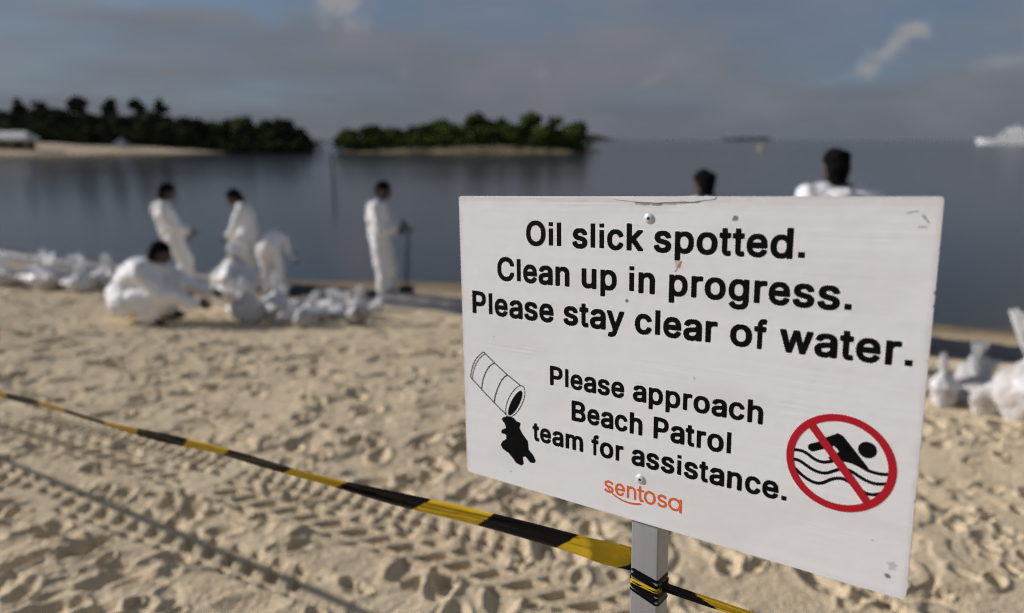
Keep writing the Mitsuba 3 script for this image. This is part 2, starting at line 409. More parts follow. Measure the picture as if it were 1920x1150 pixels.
# ------------------------------------------------------------------ trees
def tree(name, label, x, y, ztop, w, zb, mat, group=None, seed=0, kind='broad', dens=1.0, trunk=.18):
    r = np.random.default_rng(1000 + seed)
    z0 = 1.2
    h = ztop - z0
    k = thing(name, label, 'tree', group)
    pts = np.array([[x, y, z0 - 1.2], [x + .1 * r.normal(), y, z0 + .35 * h], [x + .2 * r.normal(), y + .2 * r.normal(), z0 + .75 * h]])
    tr = tube(pts, [trunk * 1.3, trunk, trunk * .4], 7)
    limbs = [tr]
    nc = int((26 if kind == 'broad' else 9) * dens)
    V, F, cores = [], [], []
    cz = (zb + ztop) / 2
    for c in range(nc):
        th, ph = r.random() * 6.283, r.random()
        rad = (.35 + .6 * r.random())
        hz = (r.random() * 2 - 1)
        rr = math.sqrt(max(0, 1 - .85 * hz * hz)) * rad
        C = np.array([x + w * .5 * rr * math.cos(th), y + w * .5 * rr * math.sin(th), cz + (ztop - zb) * .42 * hz])
        cr = w * (.12 + .11 * r.random()) if kind == 'broad' else w * .28
        if c % 3 == 0:
            limbs.append(tube(np.array([pts[1] + (pts[2] - pts[1]) * r.random(), (pts[1] + C) / 2 + [0, 0, .2], C]), [trunk * .4, trunk * .25, trunk * .1], 5))
        nl = int(70 * dens)
        q = r.normal(size=(nl, 3)); q /= np.linalg.norm(q, axis=1, keepdims=True)
        q *= (cr * (.55 + .5 * r.random(nl)))[:, None]; q[:, 2] *= .75
        a = r.normal(size=(nl, 3)); a /= np.linalg.norm(a, axis=1, keepdims=True)
        b = np.cross(a, r.normal(size=(nl, 3))); b /= np.linalg.norm(b, axis=1, keepdims=True)
        sz = (.16 + .2 * r.random(nl))[:, None] * (1.0 if kind == 'broad' else .8)
        o = C + q
        base = len(V) * 0 + sum(len(v) for v in V)
        V.append(np.stack([o - a * sz, o + b * sz * .55, o + a * sz, o - b * sz * .55], 1).reshape(-1, 3))
        i = base + np.arange(nl) * 4
        F.append(np.vstack([np.stack([i, i + 1, i + 2], 1), np.stack([i, i + 2, i + 3], 1)]))
        core = ICO * cr * .86 * np.array([1, 1, .8]); core = core * (.75 + .5 * r.random((len(core), 1))) + C
        cores.append((core, ICOF))
    part(k, 'trunk', cat(*limbs), 'bark', 40)
    for cv, cf in cores:
        F.append(cf + sum(len(v) for v in V)); V.append(cv)
    part(k, 'crown', (np.vstack(V), np.vstack(F)), mat, False)
    return k

sh = 'dark woods on the far shore'
row = [(-112, 152, 8.3, 11), (-106, 149, 8.0, 10), (-99, 152, 8.6, 10), (-92, 150, 7.7, 10), (-86, 151, 7.5, 9.5), (-80, 150, 7.2, 9.5), (-74, 151, 7.6, 9.5),
       (-68.5, 150, 6.6, 8.5), (-63.5, 150, 6.2, 7), (-59.5, 151, 6.2, 7), (-56, 149, 6.9, 6.5), (-53, 146, 6.3, 6), (-50.5, 146, 6.1, 6), (-47, 145, 6.8, 6), (-43.8, 144, 5.2, 4.6), (-41.6, 143, 3.4, 2.6)]
for i, (x, y, zt, w) in enumerate(row):
    if i < 8:
        tree('tree', 'dark broad tree in the unbroken wood behind the pale far beach', x, y, zt, w, 1.6, 'leaf_dark', 'trees of the wood behind the far beach', i)
    elif i < 14:
        tree('tree', 'rounded green tree standing at the water on the low point left of the gap', x, y, zt, w, .9, 'leaf_dark' if i % 2 else 'leaf_green', 'trees on the low point left of the gap', i)
    else:
        tree('tree', ['small tree second from the tip of the wooded point left of the gap', 'lowest small tree at the tip of the point beside the open gap'][i - 14], x, y, zt, w, .8, 'leaf_dark', None, i)
for i, (x, y, zt, w) in enumerate([(-109, 143, 6.2, 9), (-101, 142, 5.6, 9), (-94, 143, 5.8, 9), (-87, 142, 5.4, 8), (-80, 144, 5.0, 8), (-73, 144, 5.2, 8), (-66, 145, 4.6, 7)]):
    tree('tree', 'low dark tree along the top edge of the pale far beach', x, y, zt, w, 1.5, 'leaf_dark', 'low trees along the far beach edge', 40 + i, dens=.9)
em = [(-107, 156, 11.0, 2.6, 'leftmost tall slim tree rising above the far wood'), (-103.5, 157, 10.9, 2.6, 'second tall slim tree from the left above the far wood'),
      (-94.5, 156, 11.2, 4.2, 'third tall dark tree from the left above the far wood'), (-87.5, 156, 11.1, 3.2, 'tall round headed tree in the middle of the far wood skyline'),
      (-81.5, 156, 10.7, 3.6, 'wide topped tall tree second from the right above the far wood'), (-76.2, 156, 11.0, 2.7, 'rightmost tall round headed tree above the far wood')]
for i, (x, y, zt, w, l) in enumerate(em):
    tree('tall_tree', l, x, y, zt, w, zt - 3.0, 'leaf_dark', None, 60 + i, kind='slim', dens=1.3, trunk=.16)
isl = [(-33.6, 145, 4.3, 5, 'leftmost round tree of the island by the open gap'), (-29.0, 147, 5.4, 5.5, 'second tree from the left end of the island'),
       (-24.5, 147, 4.9, 5, None), (-19.5, 148, 5.8, 6, None), (-14.5, 149, 6.9, 7, None), (-8.3, 151, 8.4, 6.5, 'tallest pointed tree in the middle of the island'),
       (-3.0, 150, 7.0, 6.5, None), (4.2, 151, 8.2, 6.5, 'second tall crown of the island, right of its middle'), (9.0, 150, 7.2, 6, None), (13.4, 149, 6.4, 5.5, 'rightmost tree of the island above the low rocks'),
       (-26.5, 142, 3.2, 3.5, None), (0.5, 144, 5.4, 5.5, None), (6.5, 143, 4.9, 5.5, None), (-6, 144, 5.2, 5.5, None), (12.2, 143.5, 4.6, 5, None), (-12, 145, 4.9, 5, None), (-31.5, 141.5, 2.8, 4, None)]
for i, (x, y, zt, w, l) in enumerate(isl):
    tree('tree', l or 'leafy green tree filling the middle of the wooded island', x, y, zt, w, 1.2, 'leaf_green', None if l else 'trees filling the island', 80 + i)
# undergrowth that closes the woods towards the ground
def undergrowth(name, pts, mat, seed, label):
    r = np.random.default_rng(seed)
    O = np.vstack([np.array([x, y, z]) + r.normal(size=(n, 3)) * np.array([w, 1.2, hh]) for x, y, z, w, hh, n in pts])
    n = len(O)
    a = r.normal(size=(n, 3)); a /= np.linalg.norm(a, axis=1, keepdims=True)
    b = np.cross(a, r.normal(size=(n, 3))); b /= np.linalg.norm(b, axis=1, keepdims=True)
    s = (.3 + .3 * r.random(n))[:, None]
    V = np.stack([O - a * s, O + b * s * .6, O + a * s, O - b * s * .6], 1).reshape(-1, 3)
    i = np.arange(n) * 4
    struct(name, (V, np.vstack([np.stack([i, i + 1, i + 2], 1), np.stack([i, i + 2, i + 3], 1)])), mat, kind='stuff', label=label)
    labels[name]['category'] = 'undergrowth'
undergrowth('undergrowth', [(x, 147 + (x % 3), 2.4, 2.6, .9, 700) for x in np.arange(-116, -60, 3.4)] + [(x, 143, 1.4, 1.6, .7, 420) for x in np.arange(-60, -41, 2.2)] + [(x, 139.5, .7, 1.2, .45, 420) for x in np.arange(-55, -41, 1.8)], 'leaf_dark', 7, 'dark undergrowth below the trees of the far shore')
undergrowth('shrubs', [(x, 142 + (x % 2), 1.9, 1.5, .6, 320) for x in np.arange(-33, 15, 2.2)], 'leaf_green', 8, 'dense green shrubs below the trees of the island')

# ------------------------------------------------------------------ beach pavilion, tent, pole, buoy, ships
bsdf('white_paint', princ((.62, .62, .60), .6))
bsdf('ship_white', princ((.74, .75, .76), .5))
bsdf('dark_paint', princ((.03, .035, .045), .6))
bsdf('window_dark', princ((.02, .025, .03), .2))
bsdf('buoy_yellow', princ((.50, .36, .17), .6))
bsdf('tent_blue', princ((.14, .16, .24), .7))
bsdf('shade_wood', princ((.10, .075, .05), .8))
pv = thing('beach_pavilion', 'long white roofed pavilion at the left edge of the far beach', 'pavilion')
def roof():
    x0, x1, y0, y1, ze, zr = -96.0, -80.4, 117.5, 121.0, 2.75, 3.9
    ym = (y0 + y1) / 2
    V = [[x0, y0, ze], [x1, y0, ze], [x1, y1, ze], [x0, y1, ze], [x0 + 1.0, ym, zr], [x1 - 1.0, ym, zr]]
    F = [[0, 1, 5], [0, 5, 4], [1, 2, 5], [2, 3, 4], [2, 4, 5], [3, 0, 4], [0, 3, 2], [0, 2, 1]]
    return cat(trimesh.Trimesh(V, F, process=False), bx(x0 + .02, x1 - .02, y0 + .02, y0 + .2, ze - .42, ze - .003), bx(x1 - .2, x1 - .02, y0 + .2, y1 - .02, ze - .42, ze - .003))
part(pv, 'roof', roof(), 'white_paint', False)
for x in np.arange(-95.2, -80.5, 2.4):
    part(pv, 'post', tube([[x, 117.9, .3], [x, 117.9, 2.33]], .09, 8), 'white_paint')
part(pv, 'back_wall', bx(-95, -81.2, 120.6, 120.8, .5, 2.6), 'shade_wood', False)
part(pv, 'counter', bx(-94, -85, 119.4, 119.9, .4, 1.7), 'far_sand_material', False)
tn = thing('beach_tent', 'small bluish grey tent at the foot of the far woods', 'tent')
V = [[-75.6, 133, 1.2], [-72.4, 133, 1.2], [-72.4, 136, 1.2], [-75.6, 136, 1.2], [-74, 134.5, 2.9]]
part(tn, 'canopy', trimesh.Trimesh(V, [[0, 1, 4], [1, 2, 4], [2, 3, 4], [3, 0, 4], [0, 2, 1], [0, 3, 2]], process=False), 'tent_blue', False)
pl = thing('marker_pole', 'thin dark pole standing in the water before the gap', 'pole')
part(pl, 'shaft', tube([[-9.2, 36.0, -1.5], [-9.18, 36.0, .6], [-9.22, 36.0, 1.75]], [.075, .07, .055], 8), 'dark_paint')
part(pl, 'cap', hull((-9.22, 36, 1.75, .085), (-9.22, 36, 1.82, .05), ico=ICO1), 'dark_paint')
by = thing('buoy', 'small yellowish buoy floating below the distant cargo ship', 'buoy')
part(by, 'float', trimesh.creation.revolve(np.array([[0, -.5], [.7, -.3], [.8, .1], [.65, .4], [0, .5]]), 14, transform=trimesh.transformations.translation_matrix((65.4, 186, .1))), 'buoy_yellow')
part(by, 'tower', trimesh.creation.revolve(np.array([[0, .4], [.5, .42], [.25, 1.1], [.36, 1.4], [0, 1.6]]), 10, transform=trimesh.transformations.translation_matrix((65.4, 186, .1))), 'buoy_yellow')

def hull_shape(L, B, H, bow=.25, flare=.8, n=24):
    """A ship's hull along +x (stern at 0, bow at L), deck at H."""
    xs_ = np.linspace(0, 1, n)
    w = np.where(xs_ > 1 - bow, np.sqrt(np.clip(1 - ((xs_ - (1 - bow)) / bow) ** 2, 0, 1)), 1) * np.where(xs_ < .06, .85, 1) * B / 2
    top = H * (1 + .22 * np.clip((xs_ - .7) / .3, 0, 1) ** 2)
    V, F = [], []
    for x, a, tz in zip(xs_, w, top):
        xx = x * L
        V += [[xx, -a, tz], [xx - .02 * L * x ** 6, -a * flare, -.5], [xx - .02 * L * x ** 6, a * flare, -.5], [xx, a, tz]]
    for i in range(n - 1):
        for j in range(4):
            k = (j + 1) % 4
            F.append([i * 4 + j, i * 4 + k, (i + 1) * 4 + k]); F.append([i * 4 + j, (i + 1) * 4 + k, (i + 1) * 4 + j])
    F += [[0, 2, 1], [0, 3, 2]]; b = (n - 1) * 4
    F += [[b, b + 1, b + 2], [b, b + 2, b + 3]]
    t = trimesh.Trimesh(V, F, process=True); t.fix_normals()
    return t
def placed(m, x, y, rz):
    m = m.copy(); m.apply_transform(trimesh.transformations.rotation_matrix(rz, [0, 0, 1])); m.apply_translation((x, y, 0)); return m
fr = thing('ferry', 'large white passenger ship with stacked decks at the right edge of the sea', 'ship')
fx, fy, fz = 332.0, 424.0, 2.54
P_ = lambda m: placed(m, fx, fy, fz)
part(fr, 'hull', P_(hull_shape(46, 9, 3.0)), 'ship_white', 30)
part(fr, 'lower_deck', P_(cat(bx(3, 35, -4.0, 4.0, 3.0, 5.4))), 'ship_white', False)
part(fr, 'middle_deck', P_(bx(6, 33, -3.8, 3.8, 5.42, 7.6)), 'ship_white', False)
part(fr, 'bridge', P_(bx(22, 31, -3.4, 3.4, 7.62, 9.6)), 'ship_white', False)
part(fr, 'funnel', P_(bx(12, 15.5, -1.4, 1.4, 7.62, 10.4)), 'ship_white', False)
part(fr, 'mast', P_(cat(tube([[26, 0, 9.6], [26, 0, 12.6]], [.35, .15], 8), bx(25.4, 26.6, -1.3, 1.3, 11.2, 11.5))), 'ship_white')
for k_, (x, z, hh) in enumerate([(x, z, .9) for z in (3.9, 6.1) for x in np.arange(8, 32, 3.2)]):
    part(fr, 'window', P_(cat(bx(x, x + 1.9, 3.95 if z < 5 else 3.75, 4.04 if z < 5 else 3.84, z, z + hh))), 'window_dark', False)
cs = thing('cargo_ship', 'faint distant cargo ship with a white bridge on the horizon', 'ship')
sx, sy = 893.0, 3000.0
S_ = lambda m: placed(m, sx, sy, -0.29)
part(cs, 'hull', S_(hull_shape(185, 28, 11, .12)), 'dark_paint', 30)
part(cs, 'bridge', S_(cat(bx(4, 30, -12, 12, 11, 36), bx(8, 24, -14, 14, 36.02, 40))), 'ship_white', False)
part(cs, 'funnel', S_(bx(-0, 5, -3, 3, 10.8, 30)), 'dark_paint', False)
for x in (70, 110, 150):
    part(cs, 'crane', S_(cat(bx(x, x + 3, -1.5, 1.5, 10.8, 19), bx(x - 12, x + .2, -.8, .8, 17, 18.4))), 'dark_paint', False)

# ------------------------------------------------------------------ the notice board
SC = np.array([.1689, .8168, 2.1754])
def rot(ax, a):
    return trimesh.transformations.rotation_matrix(a, ax)[:3, :3]
SM = rot([0, 0, 1], -.6201) @ rot([1, 0, 0], -.0325) @ rot([0, 1, 0], -.0445)
SU, SV = SM @ [1, 0, 0], SM @ [0, 0, 1]
SN = np.cross(SU, SV)                       # towards the reader
def on_sign(m):
    """Board coordinates (u right, v up, w out of the face) in metres to the world."""
    m = m.copy(); m.vertices = SC + m.vertices @ np.stack([SU, SV, SN]); return m
sign = thing('notice_board', 'white rectangular warning board about an oil slick, screwed to a square metal post', 'sign')
def rounded_panel():
    p = Polygon([(-.297, -.21), (.297, -.21), (.297, .21), (-.297, .21)]).buffer(-.0035).buffer(.0035, quad_segs=4)
    r = np.random.default_rng(3)
    # tiny nicks along the right and bottom edges
    for (a, b, s) in ((.297, .118, .0016), (.297, .105, .0012), (.2975, -.098, .0018), (.297, .05, .001), (.06, -.2105, .0014), (.12, -.2105, .001), (-.297, -.05, .0012), (.297, -.16, .001), (.02, .2106, .0014)):
        p = p.difference(Point(a, b).buffer(s, quad_segs=2))
    m = extrude(p, .0045, -.0045)
    return m
pm = trimesh.Trimesh(*(lambda q: (q.vertices, q.faces))(rounded_panel()), process=False)
pm.unmerge_vertices()
puv = pm.vertices[:, :2].copy()
scene[sign + '__panel'] = mikit.ply(on_sign(pm), 'panel_material', smooth=False, uv=puv)
def sliver():
    # the split veneer along the middle of the top edge
    n = 40; u = np.linspace(-.052, .078, n)
    hgt = .0022 + .0045 * np.sin(np.clip((u + .052) / .13, 0, 1) * np.pi) ** .7 * (.75 + .5 * meshkit.noise(np.stack([u * 120, 0 * u, 0 * u], -1), 2))
    out = .0010 + .0012 * np.sin(np.clip((u + .052) / .13, 0, 1) * np.pi)
    V, F = [], []
    for a, h_, o in zip(u, hgt, out):
        V += [[a, .2097, .0002], [a, .2097, o], [a, .2097 - h_, o * .9], [a, .2097 - h_, .0002]]
    for i in range(n - 1):
        for j in range(4):
            k = (j + 1) % 4
            F += [[i * 4 + j, (i + 1) * 4 + j, (i + 1) * 4 + k], [i * 4 + j, (i + 1) * 4 + k, i * 4 + k]]
    t = trimesh.Trimesh(V, F, process=False); t.fix_normals(); return t
part(sign, 'splinter', on_sign(sliver()), 'ink_white', False, label='split white edging on top of the board')

# advance and extent of each letter, in thousandths of the type size (a bold grotesque)
TYPE = dict(O=(778, 44, 734), i=(278, 69, 209), l=(278, 69, 209), s=(556, 30, 519), c=(556, 34, 524), k=(556, 69, 562), p=(611, 62, 578), o=(611, 34, 578), t=(333, 10, 309), e=(556, 23, 528), d=(611, 35, 551),
            C=(722, 44, 684), a=(556, 29, 527), n=(611, 65, 546), u=(611, 66, 545), r=(389, 64, 373), g=(611, 40, 553), P=(667, 76, 627), y=(556, 10, 539), f=(333, 10, 318), w=(778, 10, 769), h=(611, 65, 546), B=(722, 76, 669), m=(889, 64, 826))
TYPE['.'] = (278, 64, 214)
GLYPH = {}
def glyph(ch):
    """Outline in units of the type size, baseline at 0, starting at the letter's left edge."""
    if ch not in GLYPH:
        from shapely import box
        adv, lo, hi = TYPE[ch]; w = (hi - lo) / 1000
        if ch == 'l': g = box(0, 0, .140, .718)
        elif ch == 'i': g = union_all([box(0, 0, .140, .532), box(0, .604, .140, .725)])
        elif ch == '.': g = box(0, 0, .150, .146)
        else:
            m = meshkit.text_mesh(ch, .720, .01, True)
            tri = m.triangles[m.face_normals[:, 2] > .9][:, :, :2]
            g = union_all([Polygon(q) for q in tri]).buffer(.004).buffer(-.008).buffer(.004).buffer(.0125, join_style=2, mitre_limit=1.6)
            x0, _, x1, _ = g.bounds
            g = affinity.scale(affinity.translate(g, -x0, 0), w / (x1 - x0), 1, origin=(0, 0))
        GLYPH[ch] = g
    return GLYPH[ch]
def text_at(txt, u0, u1, v0, cap, depth=.00035):
    pos, x = [], 0
    for ch in txt:
        if ch == ' ': x += .278; continue
        pos.append((ch, x + TYPE[ch][1] / 1000, x + TYPE[ch][2] / 1000)); x += TYPE[ch][0] / 1000
    k = (u1 - u0) / (pos[-1][2] - pos[0][1]); v = cap / .718
    g = union_all([affinity.translate(affinity.scale(glyph(ch), k, v, origin=(0, 0)), u0 + (lo - pos[0][1]) * k, v0) for ch, lo, hi in pos])
    return extrude(g, depth, .0001)
for txt, u0, u1, v0, cap in (('Oil slick spotted.', -.1805, .1762, .1455, .0305), ('Clean up in progress.', -.2304, .2247, .0942, .0305), ('Please stay clear of water.', -.2771, .2835, .0427, .0305),
                             ('Please approach', -.1440, .1420, -.0452, .0252), ('Beach Patrol', -.1097, .1072, -.0896, .0262), ('team for assistance.', -.1739, .1722, -.1315, .0255)):
    part(sign, 'lettering', on_sign(text_at(txt, u0, u1, v0, cap)), 'ink_black', False, label='printed line reading ' + txt.rstrip('.'))

def stroke(pts, w, smooth_=True):
    pts = np.asarray(pts, float)
    if smooth_ and len(pts) > 2:
        t = np.arange(len(pts)); from_ = np.linspace(0, len(pts) - 1, 10 * len(pts))
        from scipy.interpolate import CubicSpline
        pts = CubicSpline(t, pts)(from_)
    return LineString(pts).buffer(w / 2, cap_style=1)
mm = lambda L: [(a / 1000, b / 1000) for a, b in L]
# operator's wordmark in orange red
def wordmark():
    w, h, b = .0033, .0176, -.1812
    def arc(cx, cy, rx, ry, a0, a1, n=26):
        a = np.radians(np.linspace(a0, a1, n)); return np.stack([cx + rx * np.cos(a), cy + ry * np.sin(a)], 1)
    m = w / 2
    def s_(x, W):
        r = h / 4 - m / 2; rx = W / 2 - m
        return [stroke(np.vstack([arc(x + W / 2, b + h - m - r, rx * .93, r, 28, 250, 18), arc(x + W / 2, b + m + r, rx, r, 70, -155, 18)]), w, False)]
    def e_(x, W):
        return [stroke(arc(x + W / 2, b + h / 2, W / 2 - m, h / 2 - m, 2, 318), w, False), stroke([(x + m, b + h / 2), (x + W - m, b + h / 2)], w * .9, False)]
    def n_(x, W):
        return [stroke([(x + m, b + m), (x + m, b + h - m)], w, False), stroke(np.vstack([arc(x + W / 2, b + h - m - .0058, W / 2 - m, .0058, 180, 0), [(x + W - m, b + m)]]), w, False)]
    def t_(x, W):
        return [stroke(np.vstack([[(x + .0030, b + h + .0022)], [(x + .0030, b + .0050)], arc(x + .0064, b + .0050, .0034, .0036, 180, 275, 12)]), w, False), stroke([(x, b + h - m - .0008), (x + W, b + h - m - .0008)], w * .85, False)]
    def o_(x, W):
        return [LineString(arc(x + W / 2, b + h / 2 - .0002, W / 2 - m, h / 2 - m + .0006, 0, 360, 40)).buffer(m)]
    def a_(x, W):
        return [LineString(arc(x + W / 2 - .0005, b + h / 2, W / 2 - m, h / 2 - m, 0, 360, 40)).buffer(m), stroke([(x + W - m, b + h - m), (x + W - m, b + .0003)], w, False)]
    gl = []
    for f, x, W in ((s_, -.0596, .0143), (e_, -.0434, .0145), (n_, -.0262, .0136), (t_, -.0104, .0074), (o_, -.0020, .0165), (s_, .0163, .0136), (a_, .0316, .0178)):
        gl += f(x, W)
    up_, lo_ = arc(-.0235, -.1640, .0330, .0225, 205, 300), arc(-.0225, -.1640, .0350, .0244, 300, 205)
    gl.append(Polygon(np.vstack([up_, lo_])).buffer(.00025))
    return extrude(union_all(gl), .0003, .0001)
part(sign, 'wordmark', on_sign(wordmark()), 'ink_orange', False, label='small orange red lettering reading sentosa')

# spilling drum pictogram
LW = .00145
drum = []
bk = mm([(-258.7, -15.3), (-271.5, -25.9), (-279.9, -39.8), (-284.7, -57.3)])
drum.append(stroke(bk, LW)); drum.append(stroke([(a + .0032, b - .0022) for a, b in bk], LW * .8))
drum.append(stroke(mm([(-258.7, -15.3), (-239.2, -28.9), (-217.1, -43.0), (-191.2, -57.0)]), LW, False))
drum.append(stroke(mm([(-284.7, -57.3), (-265.2, -72.3), (-240.9, -89.9), (-219.5, -104.0)]), LW, False))
drum.append(stroke(mm([(-239.2, -28.9), (-251.7, -39.5), (-260.0, -54.7), (-264.2, -72.9)]), LW * 1.15))
drum.append(stroke(mm([(-216.2, -44.0), (-227.8, -54.7), (-237.4, -73.9), (-240.9, -89.7)]), LW * 1.15))
def ell(cx, cy, a, b, ang):
    return affinity.translate(affinity.rotate(affinity.scale(Point(0, 0).buffer(1, quad_segs=20), a, b), ang, origin=(0, 0)), cx, cy)
rim = ell(-.2035, -.0810, .0292, .0118, 60)
drum.append(rim.difference(ell(-.2035, -.0810, .0280, .0106, 60)))
part(sign, 'drum_outline', on_sign(extrude(union_all(drum).difference(rim.buffer(-.0012)), .0003, .0001)), 'ink_black', False)
spill = Polygon(mm([(-226.2, -108.9), (-215.6, -105.0), (-206.7, -106.3), (-202.3, -110.0), (-194.4, -111.5), (-196.6, -119.5), (-192.4, -126.2), (-182.4, -136.7), (-181.1, -149.1), (-174.0, -155.1), (-169.3, -162.8), (-171.3, -167.1), (-178.5, -168.3), (-187.1, -160.6), (-191.6, -162.9), (-190.3, -172.9), (-194.7, -176.5), (-203.6, -174.7), (-209.5, -168.3), (-216.8, -162.3), (-227.4, -158.1), (-231.2, -152.5), (-228.0, -146.6), (-220.9, -141.2), (-220.7, -134.7), (-229.8, -134.0), (-228.8, -128.6), (-220.5, -124.4), (-223.4, -117.3), (-228.4, -113.1)])).buffer(-.0015).buffer(.003).buffer(-.0015)
part(sign, 'drum_opening', on_sign(extrude(ell(-.2037, -.0835, .0232, .0066, 60), .0003, .0001)), 'ink_black', False)
part(sign, 'oil_spill', on_sign(extrude(spill, .0003, .0001)), 'ink_black', False)

# no swimming symbol
RC = (.2240, -.0737)
disc = Point(RC).buffer(.0546, quad_segs=40); ring = disc.difference(Point(RC).buffer(.0468, quad_segs=40))
a45 = math.atan2(-109.9 + 40.5, 249.8 - 194.0)
sl = LineString([(RC[0] - .05 * math.cos(a45), RC[1] - .05 * math.sin(a45)), (RC[0] + .05 * math.cos(a45), RC[1] + .05 * math.sin(a45))]).buffer(.0042, cap_style=2)
sl = sl.intersection(Point(RC).buffer(.048))
part(sign, 'swimmer_head', on_sign(extrude(Point(.2499, -.0529).buffer(.0090, quad_segs=12), .0003, .0001)), 'ink_black', False)
clip_ = Point(RC).buffer(.0475, quad_segs=40)
arm = union_all([stroke(mm([(196, -62.0), (205, -57.5), (213, -53.5)]), .0078), Polygon(mm([(203, -51.5), (212, -46.5), (220.6, -41.0), (225.4, -42.8), (251.5, -72.5), (247, -74.2), (243.0, -72.6), (237.4, -69.9), (229.9, -68.6), (222.4, -69.5), (217, -72.6), (213.5, -70), (219, -65.5), (224.0, -60.5), (217.5, -54.3), (211, -56.5)]))]).buffer(.0006)
part(sign, 'swimmer_body', on_sign(extrude(arm, .0003, .0001)), 'ink_black', False)
for wv in ([(176, -69.0), (189.5, -69.4), (197.7, -74.1), (207.6, -76.3), (217.0, -72.9), (229.9, -69.2), (243.0, -71.6), (252.3, -75.3), (263.2, -76.4), (273, -74.0)],
           [(176, -80.4), (186.2, -81.3), (196.5, -86.7), (208.3, -88.7), (217.7, -84.8), (226, -80.0), (235.2, -79.8), (243.8, -83.8), (253.2, -87.4), (262.2, -87.9), (272, -85.0)],
           [(180, -90.5), (189.2, -97.5), (199.3, -101.6), (208.1, -100.5), (216.5, -94.5), (224.8, -90.8), (232.3, -91.5), (242, -96.5), (250.7, -100.6), (258.0, -101.0), (266, -97.5)]):
    part(sign, 'wave', on_sign(extrude(stroke(mm(wv), .0036).intersection(clip_), .0003, .0001)), 'ink_black', False)
part(sign, 'red_ring', on_sign(extrude(ring.union(sl), .00055, .0001)), 'ink_red', False)

def screw(u, v, tilt):
    prof = np.array([[0, .0006], [.0018, .0008], [.0021, .0026], [.0046, .0021], [.0064, .0008], [.0066, 0.0]])
    m = trimesh.creation.revolve(prof, sections=28); m.apply_transform(rot4 := trimesh.transformations.rotation_matrix(tilt, [0, 0, 1])); m.apply_translation((u, v, .0001)); return m
for u, v in ((-.0021, .1838), (-.0071, -.1505)):
    s_ = part(sign, 'screw', on_sign(screw(u, v, 0)), 'screw_material', 35)
    rc = trimesh.creation.cylinder(.0019, .0006, sections=14); rc.apply_translation((u, v, .0013))
    part(s_, 'recess', on_sign(rc), 'recess_material', False)
# square tube post: turned with the board, upright
pu = np.array([math.cos(-.6201 + .02), math.sin(-.6201 + .02), 0]); pn = np.array([pu[1], -pu[0], 0])   # pn: towards the reader
PC = SC + SU * (-.0020) + SV * (-.21) - SN * .0048
def post_mesh():
    w, t_ = .038, .0022
    o = Polygon([(-w / 2, -w), (w / 2, -w), (w / 2, 0), (-w / 2, 0)]).buffer(-.0025).buffer(.0025, quad_segs=3)
    i = Polygon([(-w / 2 + t_, -w + t_), (w / 2 - t_, -w + t_), (w / 2 - t_, -t_), (-w / 2 + t_, -t_)])
    zb, zt = .62, PC[2] + .402
    m = extrude(o.difference(i), zt - zb)
    v = m.vertices
    lean = np.array([.004, .003, 0])
    zz = v[:, 2] + zb
    m.vertices = np.stack([PC[0] + v[:, 0] * pu[0] + v[:, 1] * pn[0], PC[1] + v[:, 0] * pu[1] + v[:, 1] * pn[1], zz], 1) + np.outer(zz - PC[2], (SV - [0, 0, SV[2]]) * np.array([.9, .9, 0]))
    return m
part(sign, 'post', post_mesh(), 'post_material', 20, label='square grey metal tube post')

# ------------------------------------------------------------------ barrier tape
tp = thing('barrier_tape', 'twisted yellow and black barrier tape tied round the square metal post', 'tape')
def ribbon(C, w, th, L0, folds=.0, seed=0, across=9):
    C = np.asarray(C, float); n = len(C)
    tg = np.gradient(C, axis=0); tg /= np.linalg.norm(tg, axis=1, keepdims=True)
    up = np.array([0, 0, 1.0]); side = np.cross(tg, up); side /= np.linalg.norm(side, axis=1, keepdims=True)
    upv = np.cross(side, tg)
    w = np.broadcast_to(w, (n,)); th = np.broadcast_to(th, (n,))
    L = L0 + np.concatenate([[0], np.cumsum(np.linalg.norm(np.diff(C, axis=0), axis=1))])
    V, UV = [], []
    q = np.linspace(-.5, .5, across)
    for i in range(n):
        a = np.cos(th[i]) * upv[i] + np.sin(th[i]) * side[i]
        b = np.cross(tg[i], a)
        f = folds * (np.abs(((q * 3 + .35 + .1 * math.sin(L[i] * 5 + seed)) % 1) - .5) * 2 - .5) + .0012 * np.sin(q * 23 + L[i] * 9)
        V.append(C[i] + q[:, None] * w[i] * a + f[:, None] * b); UV.append(np.stack([np.full(across, L[i]), q * w[i] + .03], 1))
    i = (np.arange(n - 1)[:, None] * across + np.arange(across - 1)[None]).ravel()
    F = np.vstack([np.stack([i, i + 1, i + across + 1], 1), np.stack([i, i + across + 1, i + across], 1)])
    return trimesh.Trimesh(np.vstack(V), F, process=False), np.vstack(UV)
kx = np.array([1.9, 1.857, 1.599, 1.28, .914, .613, .407, .244, .096, -.004])
kw = np.array([.0090, .0092, .0098, .0115, .0110, .0140, .0165, .0190, .0225, .030])
kz = np.array([1.757, 1.760, 1.780, 1.801, 1.831, 1.852, 1.868, 1.882, 1.893, 1.899])
t = np.concatenate([np.linspace(5.4, 1.9, 90), np.linspace(1.9, -.046, 266)])
tz = np.where(t > 1.9, 1.757 - (t - 1.9) * .055, np.interp(t, kx[::-1], kz[::-1]))
vis = np.interp(t, kx[::-1], kw[::-1])
C = np.stack([.15 - .85 * t, .83 + .53 * t, tz + .002 * np.sin(t * 9)], 1)
C[:, :2] -= np.outer(np.clip((.05 - t) / .055, 0, 1) ** 2 * (3 - 2 * np.clip((.05 - t) / .055, 0, 1)) * .042, pn[:2])
C[:, 2] -= np.clip((.05 - t) / .055, 0, 1) ** 2 * (3 - 2 * np.clip((.05 - t) / .055, 0, 1)) * .026
wd = np.full(len(t), .037)
